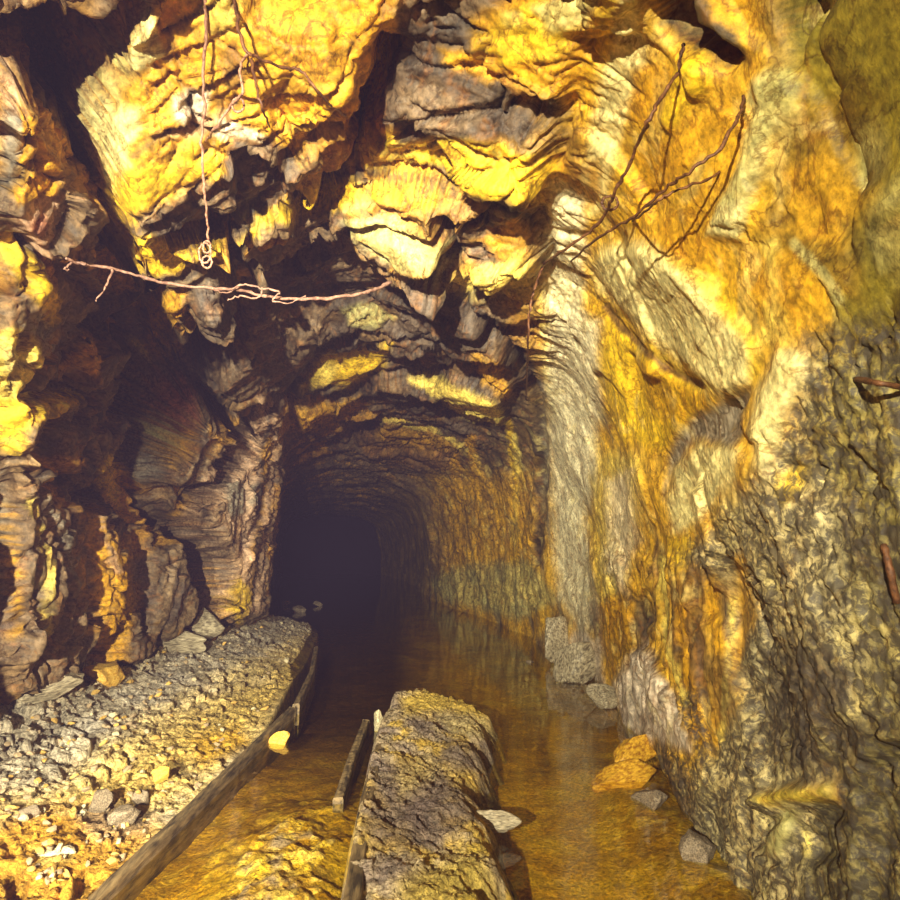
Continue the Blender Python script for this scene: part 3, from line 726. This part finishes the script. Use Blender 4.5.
# centre bank of mud and gravel standing out of the water
cy = np.concatenate([np.linspace(.2, 1.4, 20, endpoint=False), np.linspace(1.4, 5.75, int(520 * Q))])
def cl(y): return np.interp(y, [.2, 1.4, 2.03, 4.3, 5.2, 5.7], [-.30, -.24, -.20, -.15, -.05, .1]) - .05
def crr(y): return np.interp(y, [.2, 1.4, 2.03, 2.5, 2.84, 3.4, 4.0, 4.7, 5.2, 5.7], [.34, .35, .38, .50, .52, .50, .60, .76, .74, .5]) + .16
def cb_h(P, S):
    edge = np.minimum((S + .02) / .10, (1 - S) / .34)
    w = edge + .55 * fbm(P * 3.2, 3, 101) * sstep(.05, .4, S)
    dome = sstep(-.15, 1.25, w) * sstep(5.75, 5.1, P[:, 1] + .2 * fbm(P * 3, 2, 102))
    h = -.30 + dome * (.53 + .10 * fbm(P * 2.2, 3, 103) - .10 * S)
    f, e, i = facets(P * 11, 104, .8); f2, e2, i2 = facets(P * 27, 109, .8); Pb = P * np.array([3, 11, 3]); Pb[:, 1] += P[:, 0] * 9
    ly = sstep(2.4, 3.2, P[:, 1])
    h += dome * (.016 * f + .010 * f2 + (.006 + .012 * ly) * fbm(Pb, 3, 105, ridged=True) + .016 * fbm(P * 26, 4, 106, gain=.7))
    h -= .14 * sstep(.7, .95, S) * sstep(.0, .3, fbm(P * 3.5, 2, 107) + .1)
    return h
CBST = [
 ('p', (226,190,80), 9, .9, [(400,700),(430,684),(490,690),(492,720),(450,712),(405,715)]),
 ('p', (216,192,130), 8, .8, [(440,715),(495,715),(495,740),(450,735)]),
 ('p', (112,92,84), 16, .75, [(360,790),(400,755),(470,760),(480,820),(440,850),(360,850)]),
 ('p', (112,94,84), 10, .7, [(435,735),(490,740),(488,768),(450,760)]),
 ('p', (216,180,80), 10, .7, [(440,765),(480,770),(485,800),(455,785)]),
 ('p', (206,178,110), 12, .7, [(395,770),(430,750),(440,775),(400,800)]),
 ('p', (200,170,60), 18, .8, [(400,880),(480,840),(500,900),(500,960),(400,960)]),
]
def cb_c(P, S):
    n = fbm(P * 4, 4, 108)
    C = np.tile(lin((196, 172, 134)), (len(P), 1))
    m = sstep(.02, .2, n)[:, None]; C = C * (1 - m) + lin((222, 184, 84)) * m
    m = sstep(.02, -.2, n)[:, None]; C = C * (1 - m) + lin((150, 130, 114)) * m
    X, Y = locate(P); C = stain(P, X, Y, C, CBST)
    wet = sstep(.10, .0, P[:, 2])[:, None]; C = C * (1 - .55 * wet)
    return C
cbank, CB = grid_floor('mud_bank', cl, crr, cy, int(300 * Q), cb_h, cb_c, M_GRAVEL, 'stuff')
tag(cbank, 'brown and yellow mud and gravel bank standing in the middle of the water', 'mud bank')

def bvh_grid(G, st=2):
    g = G[::st, ::st]; a, b = g.shape[:2]
    k = np.arange(a - 1)[:, None] * b + np.arange(b - 1)[None, :]
    return BVHTree.FromPolygons([tuple(v) for v in g.reshape(-1, 3)], [tuple(int(x) for x in q) for q in np.stack([k, k + 1, k + b + 1, k + b], -1).reshape(-1, 4)])
BVB = bvh_grid(BB); BVC = bvh_grid(CB); BVF = bvh_grid(FB)
def drop(bv, x, y):
    h = bv.ray_cast(Vector((x, y, 3)), Vector((0, 0, -1)), 9)
    return h[0].z if h[0] else 0.0

# water: a thin sheet with ripples
def water_sheet():
    yy = np.concatenate([np.linspace(-1.9, 1.4, 12), 1.6 * (33 / 1.6) ** np.linspace(0, 1, 150)]); nx = 60; s = np.linspace(0, 1, nx)
    A = xl(yy) - .6; B_ = xr(yy) + .35
    X = A[:, None] * (1 - s) + B_[:, None] * s
    P = np.stack([X, np.repeat(yy[:, None], nx, 1), np.full_like(X, WATER)], 2).reshape(-1, 3)
    return mesh_grid('water', P, len(yy), nx, np.ones((len(P), 3)))
mw = bpy.data.materials.new('water'); mw.use_nodes = True; nt = mw.node_tree; nt.nodes.clear(); L = nt.links
out = nn(nt, 'ShaderNodeOutputMaterial'); mix = nn(nt, 'ShaderNodeMixShader'); tr = nn(nt, 'ShaderNodeBsdfTransparent'); gl = nn(nt, 'ShaderNodeBsdfGlossy', Roughness=.03)
tr.inputs['Color'].default_value = (.96, .90, .52, 1)
lw = nn(nt, 'ShaderNodeLayerWeight'); lw.inputs['Blend'].default_value = .5
pw = nn(nt, 'ShaderNodeMath', operation='POWER'); pw.inputs[1].default_value = 4.2; fm = nn(nt, 'ShaderNodeMath', operation='MULTIPLY_ADD'); fm.inputs[1].default_value = .95; fm.inputs[2].default_value = .035
tc = nn(nt, 'ShaderNodeTexCoord')
n1 = nn(nt, 'ShaderNodeTexNoise', Scale=5.0, Detail=3.0); n1.inputs['Distortion'].default_value = .5
L.new(tc.outputs['Object'], n1.inputs['Vector'])
bp = nn(nt, 'ShaderNodeBump', Strength=.12, Distance=.02); L.new(n1.outputs['Fac'], bp.inputs['Height'])
L.new(bp.outputs[0], gl.inputs['Normal']); L.new(lw.outputs['Facing'], pw.inputs[0]); L.new(pw.outputs[0], fm.inputs[0])
L.new(fm.outputs[0], mix.inputs[0]); L.new(tr.outputs[0], mix.inputs[1]); L.new(gl.outputs[0], mix.inputs[2]); L.new(mix.outputs[0], out.inputs[0])
water = link('water', water_sheet(), mw)
tag(water, 'still amber brown water flooding the mine floor', 'water', kind='stuff')

# ------------------------------------------------------------------ loose things
M_WOOD = plain_mat('wet_timber', (88, 70, 44), (176, 148, 92), 30, .7, stretch=(1, .12, 1))
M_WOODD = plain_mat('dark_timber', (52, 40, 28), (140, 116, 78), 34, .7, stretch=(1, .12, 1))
M_STY = plain_mat('ochre_stone', (196, 140, 34), (236, 196, 92), 22, .7)
M_STG = plain_mat('grey_stone', (78, 66, 54), (160, 140, 112), 26, .7)
M_STP = plain_mat('pale_stone', (150, 136, 100), (222, 206, 166), 18, .65)
M_STO = plain_mat('orange_stone', (150, 96, 16), (232, 180, 50), 14, .5)
M_SLAB = plain_mat('pale_grey_rock', (96, 84, 66), (190, 174, 142), 16, .6, stretch=(.5, 1.6, 1.6))
M_BKY = plain_mat('rubble_ochre', (150, 112, 50), (224, 184, 96), 30, .75)
M_BKG = plain_mat('rubble_grey', (112, 92, 70), (196, 170, 130), 30, .75)
M_TWIG = plain_mat('pale_root', (104, 72, 58), (168, 128, 108), 40, .6)
M_RUST = plain_mat('rusty_wire', (70, 40, 22), (120, 76, 40), 60, .6, metal=.2)
M_CHAIN = plain_mat('pinkish_rusty_wire', (112, 74, 56), (176, 130, 104), 60, .6)

def board(name, path, w, hgt, mat, sag=.004, taper=0.0, seed=0):
    """a sawn, worn board following a path of points at its top centre"""
    path = [Vector(p) for p in path]; N = 70; vs = []; fs = []
    Ls = [0]
    for a, b in zip(path[:-1], path[1:]): Ls.append(Ls[-1] + (b - a).length)
    def pt(s):
        s *= Ls[-1]
        for i in range(len(path) - 1):
            if s <= Ls[i + 1] or i == len(path) - 2:
                return path[i].lerp(path[i + 1], (s - Ls[i]) / (Ls[i + 1] - Ls[i]))
    r = random.Random(seed); sec = [(-.5, 0), (-.42, .0), (0, .0), (.42, 0), (.5, 0), (.5, -.12), (.5, -.5), (.5, -1), (0, -1), (-.5, -1), (-.5, -.5), (-.5, -.12)]
    m = len(sec)
    for k in range(N + 1):
        s = k / N; p = pt(s); q = pt(min(1, s + .01)) - pt(max(0, s - .01)); q.z = 0; q.normalize(); side = Vector((q.y, -q.x, 0))
        for j, (u, v) in enumerate(sec):
            cut = -.06 * hgt if abs(u) == .5 and v == 0 else 0
            e = (r.random() - .5)
            wv = w * (1 - taper * s)
            vs.append(p + side * (u * wv + e * .06 * w) + Vector((0, 0, v * hgt + cut + (r.random() - .5) * sag * 2)))
    for k in range(N):
        for j in range(m):
            a = k * m + j; b = k * m + (j + 1) % m; fs.append((a, b, b + m, a + m))
    fs.append(tuple(range(m))); fs.append(tuple(N * m + j for j in range(m))[::-1])
    me = bpy.data.meshes.new(name); me.from_pydata(vs, [], fs); me.update()
    o = link(name, me, mat)
    md = o.modifiers.new('b', 'BEVEL'); md.width = min(w, hgt) * .06; md.segments = 1; md.limit_method = 'ANGLE'
    return o

def pl(px, py, z): v = at_z(px, py, z); return (v.x, v.y, v.z)
o = board('edging_board', [(-1.20, .6, .05), pl(95, 895, .05), pl(190, 806, .055), pl(292, 707, .075), ], .05, .30, M_WOODD, seed=3)  # timber colour darkened to stand in for shade on the water side
tag(o, 'long straight timber board edging the rubble bank at the water', 'board')
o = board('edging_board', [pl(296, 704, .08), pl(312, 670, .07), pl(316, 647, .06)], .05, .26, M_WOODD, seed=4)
tag(o, 'short dark board continuing the bank edge into the tunnel', 'board')
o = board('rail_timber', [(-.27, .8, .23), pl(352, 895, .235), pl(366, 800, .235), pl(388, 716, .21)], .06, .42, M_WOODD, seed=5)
tag(o, 'dark timber running along the left edge of the mud bank', 'timber')
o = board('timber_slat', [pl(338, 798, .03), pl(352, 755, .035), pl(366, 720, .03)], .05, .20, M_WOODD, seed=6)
tag(o, 'short wet timber slat in the water left of the mud bank', 'timber')

def stone_mesh(name, seed, n=3, sharp=.5):
    import bmesh
    bm = bmesh.new(); bmesh.ops.create_icosphere(bm, subdivisions=n, radius=.5)
    r = random.Random(seed)
    planes = [(Vector((r.gauss(0, 1), r.gauss(0, 1), r.gauss(0, 1))).normalized(), .2 + .17 * r.random()) for _ in range(9)]
    for v in bm.verts:
        c = v.co.copy()
        for nrm, d in planes:
            k = c.dot(nrm)
            if k > d: c -= nrm * (k - d) * .92
        v.co = c
    P = np.array([v.co[:] for v in bm.verts])
    nz = fbm(P * 4 + seed * 3.1, 3, 131)
    for v, q in zip(bm.verts, nz): v.co *= 1 + .22 * float(q)
    me = bpy.data.meshes.new(name); bm.to_mesh(me); bm.free(); me.update()
    return me

def stone(name, seed, loc, size, mat, rot=(0, 0, 0), n=4):
    o = link(name, stone_mesh(name, seed, n), mat); o.location = loc; o.scale = size; o.rotation_euler = rot; return o

# named stones
p = at_z(279, 742, .0); o = stone('stone_block', 11, (p.x, p.y, .015), (.20, .16, .15), M_STY, (0, .1, .3)); tag(o, 'yellow square stone block lying in the water beside the edging board', 'stone')
p = at_z(379, 722, .06); o = stone('stone', 12, (p.x, p.y, .06), (.13, .13, .16), M_STP, (0, .2, .5)); tag(o, 'pale pointed stone at the far left corner of the mud bank', 'stone')
p = at_z(240, 700 - 6, .0)
def on_bank(px, py, zguess=.25):
    v = at_z(px, py, zguess)
    for _ in range(4): v = at_z(px, py, drop(BVB, v.x, v.y))
    return v
for px, py, s, sd, mt, lb in [
    (98, 812, (.16, .13, .12), 21, M_STG, 'grey broken stone in the heap at the middle of the rubble bank'),
    (122, 822, (.15, .14, .13), 22, M_STG, 'angular grey stone right of the heap middle on the rubble bank'),
    (140, 806, (.12, .10, .09), 23, M_STG, 'small grey stone at the right end of the heap on the rubble bank'),
    (160, 780, (.13, .10, .08), 24, M_STY, 'pale yellow stone above the heap near the edging board'),
    (52, 856, (.17, .09, .05), 25, M_STP, 'flat cream stone on the orange silt at the bottom left'),
    (30, 815, (.10, .08, .07), 26, M_STG, 'small grey stone at the left frame edge above the orange silt'),
    (166, 652, (.95, .42, .36), 27, M_SLAB, 'wide grey slab beside the upright boulder, before the striped rock column'),
    (208, 640, (.60, .42, .46), 28, M_SLAB, 'upright grey boulder between the wide slab and the striped rock column'),
    (46, 700, (.50, .36, .30), 29, M_SLAB, 'long thin grey slab lying at the foot of the ribbed left wall'),
    (104, 684, (.42, .3, .26), 31, M_STY, 'ochre stained boulder right of the ribbed left wall foot'),
    ]:
    v = on_bank(px, py); o = stone('boulder' if s[0] > .25 else 'stone', sd, (v.x, v.y, v.z + s[2] * .3), s, mt, (random.uniform(-.2, .2), random.uniform(-.2, .2), random.uniform(0, 3))); tag(o, lb, 'boulder' if s[0] > .25 else 'stone')
for px, py, s, sd, lb in [(300, 612, .35, 41, 'pale stone at the far tip of the rubble bank, left'), (318, 606, .3, 42, 'pale stone at the very tip of the rubble bank, against the dark tunnel'), (286, 606, .3, 43, 'low stone on the far bank beneath the rock column')]:
    v = on_bank(px, py); o = stone('stone', sd, (v.x, v.y, v.z + .05), (s, s * .7, s * .5), M_STG, (0, 0, sd)); tag(o, lb, 'stone')

# loose stones scattered over the bank: one mesh of each kind, copies placed in a loop
protos = [stone('loose_stone', 200 + k, (0, 0, 0), (1, 1, 1), m, n=2) for k, m in enumerate([M_BKY, M_BKG, M_STP, M_BKG, M_BKY, M_BKG])]
cnt = 0; first = [True] * 6
tries = 0
while cnt < 290 and tries < 4000:
    tries += 1
    px = random.uniform(0, 320); py = random.uniform(620, 890)
    if py < 690 - px * .27 or py > 885 - (px - 100) * .97: continue
    v = on_bank(px, py)
    if v.x > xp(v.y) - .1 or v.x < float(xl(np.array([v.y]))[0]) + .15: continue
    k = random.randrange(6)
    s = random.uniform(.012, .030) * (1 + .12 * v.y) * (1.5 if random.random() < .12 else 1)
    if first[k]: o = protos[k]; first[k] = False
    else: o = protos[k].copy(); COL.objects.link(o)
    o.location = (v.x, v.y, v.z + s * .15); o.scale = (s * 1.3, s, s * .8); o.rotation_euler = (random.uniform(-.5, .5), random.uniform(-.5, .5), random.uniform(0, 6.3))
    tag(o, 'small loose stone among the others scattered over the rubble bank', 'stone', 'loose stones on the rubble bank'); cnt += 1

# stones at the foot of the right wall and out in the water
for px, py, z, s, sd, mt, lb in [
    (628, 776, .0, (.50, .26, .16), 52, M_STO, 'flat orange stone awash in the water by the right wall'),
    (650, 800, .0, (.30, .20, .14), 53, M_STG, 'dark wet stone at the right water edge'),
    (700, 850, .03, (.20, .16, .16), 55, M_STG, 'dark rough stone at the right wall foot, nearest the camera'),
    (572, 662, .16, (.75, .5, .55), 56, M_SLAB, 'pale boulder at the bend of the right wall foot'),
    (530, 662, .0, (.14, .10, .06), 57, M_STG, 'small dark stone in the water before the pale boulder'),
    (604, 700, .05, (.40, .3, .26), 58, M_SLAB, 'grey boulder at the water edge right of the pale boulder'),
    (640, 752, .03, (.42, .24, .20), 59, M_STO, 'orange stained ledge stone at the water edge below the right wall'),
    (556, 640, .25, (.55, .4, .6), 60, M_SLAB, 'grey slanted boulder against the far bend of the right wall'),
    ]:
    v = at_z(px, py, z); o = stone('boulder' if s[0] > .25 else 'stone', sd, v, s, mt, (random.uniform(-.3, .3), random.uniform(-.3, .3), random.uniform(0, 3))); tag(o, lb, 'boulder' if s[0] > .25 else 'stone')
# broken timber stub on the right side of the mud bank
a = at_z(474, 818, .10); b = at_z(520, 825, .05)
o = stone('broken_stub', 66, (a + b) / 2, ((b - a).length * 1.2, .11, .10), M_SLAB, (0, .2, math.atan2(b.y - a.y, b.x - a.x))); tag(o, 'pale broken stub sticking out of the right side of the mud bank', 'timber stub')

# ------------------------------------------------------------------ roots and wires
def strand(name, pts, r0, r1, mat, parent=None, wob=.0022, seed=0, n=6):
    pts = [Vector(p) for p in pts]; rr = random.Random(seed)
    S = []
    for i in range(len(pts) - 1):
        p0 = pts[max(i - 1, 0)]; p1 = pts[i]; p2 = pts[i + 1]; p3 = pts[min(i + 2, len(pts) - 1)]
        for k in range(n):
            t = k / n; S.append(.5 * ((2 * p1) + (-p0 + p2) * t + (2 * p0 - 5 * p1 + 4 * p2 - p3) * t * t + (-p0 + 3 * p1 - 3 * p2 + p3) * t ** 3))
    S.append(pts[-1]); S = [s + Vector((rr.gauss(0, wob), rr.gauss(0, wob), rr.gauss(0, wob))) for s in S]
    vs = []; fs = []; K = 7; up = Vector((.31, .2, .93))
    for i, s in enumerate(S):
        d = (S[min(i + 1, len(S) - 1)] - S[max(i - 1, 0)]).normalized(); a = d.cross(up).normalized(); b = d.cross(a)
        r = (r0 + (r1 - r0) * i / (len(S) - 1)) * rr.uniform(.8, 1.25)
        for k in range(K): t = 2 * math.pi * k / K; vs.append(s + a * (r * math.cos(t)) + b * (r * math.sin(t)))
    for i in range(len(S) - 1):
        for k in range(K): A = i * K + k; B_ = i * K + (k + 1) % K; fs.append((A, B_, B_ + K, A + K))
    fs.append(tuple(range(K))[::-1]); fs.append(tuple((len(S) - 1) * K + k for k in range(K)))
    me = bpy.data.meshes.new(name); me.from_pydata(vs, [], fs); me.update()
    for p_ in me.polygons: p_.use_smooth = True
    return link(name, me, mat, parent)

def px_path(pts, Y0, Y1):
    n = len(pts) - 1; return [at(x, y, Y0 + (Y1 - Y0) * i / n) for i, (x, y) in enumerate(pts)]

def empty(name, loc):
    e = bpy.data.objects.new(name, None); COL.objects.link(e); e.location = loc; e.empty_display_size = .1; return e
def adopt(e, kids):
    for k in kids: k.parent = e; k.matrix_parent_inverse = Matrix.Translation(-e.location)

yr = max(on_rock(392, 284, .0).y, 3.0)
main = [(65, 258), (85, 265), (110, 268), (140, 276), (170, 284), (210, 288), (240, 290), (270, 297), (300, 299), (330, 298), (360, 294), (378, 288), (392, 282)]
P_ = px_path(main, 2.6, min(yr, 3.6))
e = empty('bare_root', P_[-1])
kids = [strand('stem', P_, .0055, .010, M_TWIG, seed=1),
        strand('twig', px_path([(85, 264), (74, 262), (65, 268), (70, 270)], 2.66, 2.6), .005, .003, M_TWIG, seed=2),
        strand('twig', px_path([(112, 269), (109, 280), (104, 290), (96, 301)], 2.76, 2.7), .005, .003, M_TWIG, seed=3),
        strand('twig', px_path([(232, 289), (245, 284), (262, 290), (256, 298), (240, 296), (228, 300)], 3.05, 3.1), .005, .004, M_TWIG, seed=4),
        strand('twig', px_path([(262, 288), (280, 292), (272, 300), (290, 303), (305, 296)], 3.12, 3.2), .005, .003, M_TWIG, seed=5),
        strand('twig', px_path([(212, 288), (225, 293), (240, 287)], 3.0, 3.1), .004, .003, M_TWIG, seed=6)]
adopt(e, kids); tag(e, 'thin pale bare root hanging across the dark hollow below the ceiling', 'root')

def hang(name, pts, r0, r1, mat, label, cat, clear=.05, extra=(), Yfix=None, seed=0, wob=.0025):
    """a strand that follows the rock surface, held a little off it, ends touching"""
    Q_ = []
    for i, (x, y) in enumerate(pts):
        h = on_rock(x, y); 
        Q_.append(h)
    if Yfix is None:
        ysm = [q.y for q in Q_]
        for _ in range(2): ysm = [min(ysm[max(i - 1, 0)], ysm[i], ysm[min(i + 1, len(ysm) - 1)]) if 0 < i < len(ysm) - 1 else ysm[i] for i in range(len(ysm))]
        W = [at(x, y, ysm[i] - (clear if 0 < i < len(pts) - 1 else .005)) for i, (x, y) in enumerate(pts)]
    else: W = px_path(pts, *Yfix)
    e = empty(name, W[0]); kids = [strand('strand', W, r0, r1, mat, seed=seed, wob=wob)]
    for k, (ex, da) in enumerate(extra):
        yb = W[da].y if Yfix or True else 0
        kids.append(strand('loop', [at(x, y, yb - .01) for x, y in ex], r1 * .9, r1 * .8, mat, seed=seed + k + 1, wob=.001))
    adopt(e, kids); tag(e, label, cat); return e

def ring(cx, cy, rx, ry, n=9): return [(cx + rx * math.cos(2 * math.pi * k / n), cy + ry * math.sin(2 * math.pi * k / n)) for k in range(n + 1)]
yt = on_rock(204, 70).y
hang('hanging_wire', [(204, -8), (206, 30), (203, 70), (204, 110), (202, 150), (204, 190), (207, 215), (208, 240)], .006, .005, M_CHAIN,
     'pinkish rusty wire with a knotted loop hanging straight down at the left', 'wire', Yfix=(yt - .25, 2.75),
     extra=[(ring(205, 253, 6, 10), -1), (ring(207, 262, 5, 6), -1), (ring(207, 247, 4, 6), -1)], seed=20)
hang('rusty_wire', [(684, 46), (676, 74), (660, 98), (648, 122), (640, 140), (628, 168), (614, 194), (606, 212), (590, 232), (560, 252), (543, 264)], .006, .006, M_RUST,
     'dark rusty wire with a ring running down from the dark notch on the right wall', 'wire', extra=[(ring(610, 203, 8, 7), 7)], seed=30, clear=.035)
hang('curving_root', [(745, 96), (738, 118), (718, 150), (690, 172), (668, 186), (640, 212), (618, 226), (595, 240), (570, 262)], .005, .005, M_RUST,
     'thin brown root curving along the orange patch of the right wall', 'root', seed=40, clear=.03)
hang('thin_root', [(720, 172), (700, 182), (672, 192), (652, 206), (634, 220)], .004, .004, M_RUST,
     'short thin root below the curving root on the right wall', 'root', seed=45, clear=.03)
hang('ceiling_root', [(233, -5), (238, 25), (246, 50), (262, 60), (285, 68), (302, 72), (320, 95), (345, 116)], .006, .005, M_RUST,
     'brown root running over the yellow ceiling towards the dark wedge', 'root', seed=50, clear=.04)
hang('ceiling_root', [(246, 52), (240, 75), (243, 92), (230, 108), (215, 128), (206, 142)], .005, .005, M_CHAIN,
     'short pinkish root dangling beside the hanging wire', 'root', seed=55, clear=.04, extra=[(ring(238, 105, 6, 7), 3)])
hang('ceiling_root', [(252, 58), (256, 85), (262, 108), (270, 126)], .006, .004, M_RUST,
     'dark root stub hanging down from the yellow ceiling', 'root', seed=58, clear=.04)
hang('iron_bar', [(856, 379), (878, 383), (905, 388)], .007, .007, M_RUST,
     'dark thin iron bar lying across the right wall at the frame edge', 'iron bar', seed=60, clear=.02, wob=.0004)
hang('iron_bar', [(884, 544), (890, 570), (897, 602)], .008, .008, M_RUST,
     'dark thin iron bar standing against the lower right wall', 'iron bar', seed=64, clear=.02, wob=.0004)
hang('thin_root', [(545, 262), (536, 285), (530, 310), (528, 350), (526, 400)], .008, .006, M_RUST,
     'dark root running down the arch beside the pale wall strip', 'root', seed=68, clear=.04)

# ------------------------------------------------------------------ light
def spot(name, loc, target, power, size, blend, radius, col):
    ld = bpy.data.lights.new(name, 'SPOT'); ld.energy = power; ld.spot_size = math.radians(size); ld.spot_blend = blend; ld.shadow_soft_size = radius; ld.color = col
    o = bpy.data.objects.new(name, ld); COL.objects.link(o); o.location = loc
    o.rotation_euler = (Vector(target) - Vector(loc)).to_track_quat('-Z', 'Y').to_euler(); return o
spot('lamp', LIGHT_LOC, LIGHT_AIM, LIGHT_POWER, LIGHT_SIZE, LIGHT_BLEND, .035, (1, .94, .71))
spot('lamp', FILL2_LOC, FILL2_AIM, FILL2_POWER, 38, 1.0, .035, (1, .94, .71))  # added fill to brighten the left bank and ribs, no known source
spot('lamp', FILL3_LOC, FILL3_AIM, FILL3_POWER, 36, 1.0, .035, (1, .94, .71))  # added narrow fill to lift the mid tunnel, no known source
w = bpy.data.worlds.new('world'); SC.world = w; w.use_nodes = True
w.node_tree.nodes['Background'].inputs[0].default_value = (.52, .36, .80, 1); w.node_tree.nodes['Background'].inputs[1].default_value = WORLD
vs_ = w.node_tree.nodes.new('ShaderNodeVolumeScatter'); vs_.inputs['Color'].default_value = (.62, .46, 1, 1); vs_.inputs['Density'].default_value = HAZE; vs_.inputs['Anisotropy'].default_value = 0
w.node_tree.links.new(vs_.outputs[0], w.node_tree.nodes['World Output'].inputs['Volume'])
SC.view_settings.view_transform = 'Standard'; SC.view_settings.look = 'None'; SC.view_settings.gamma = 1; SC.view_settings.exposure = 0
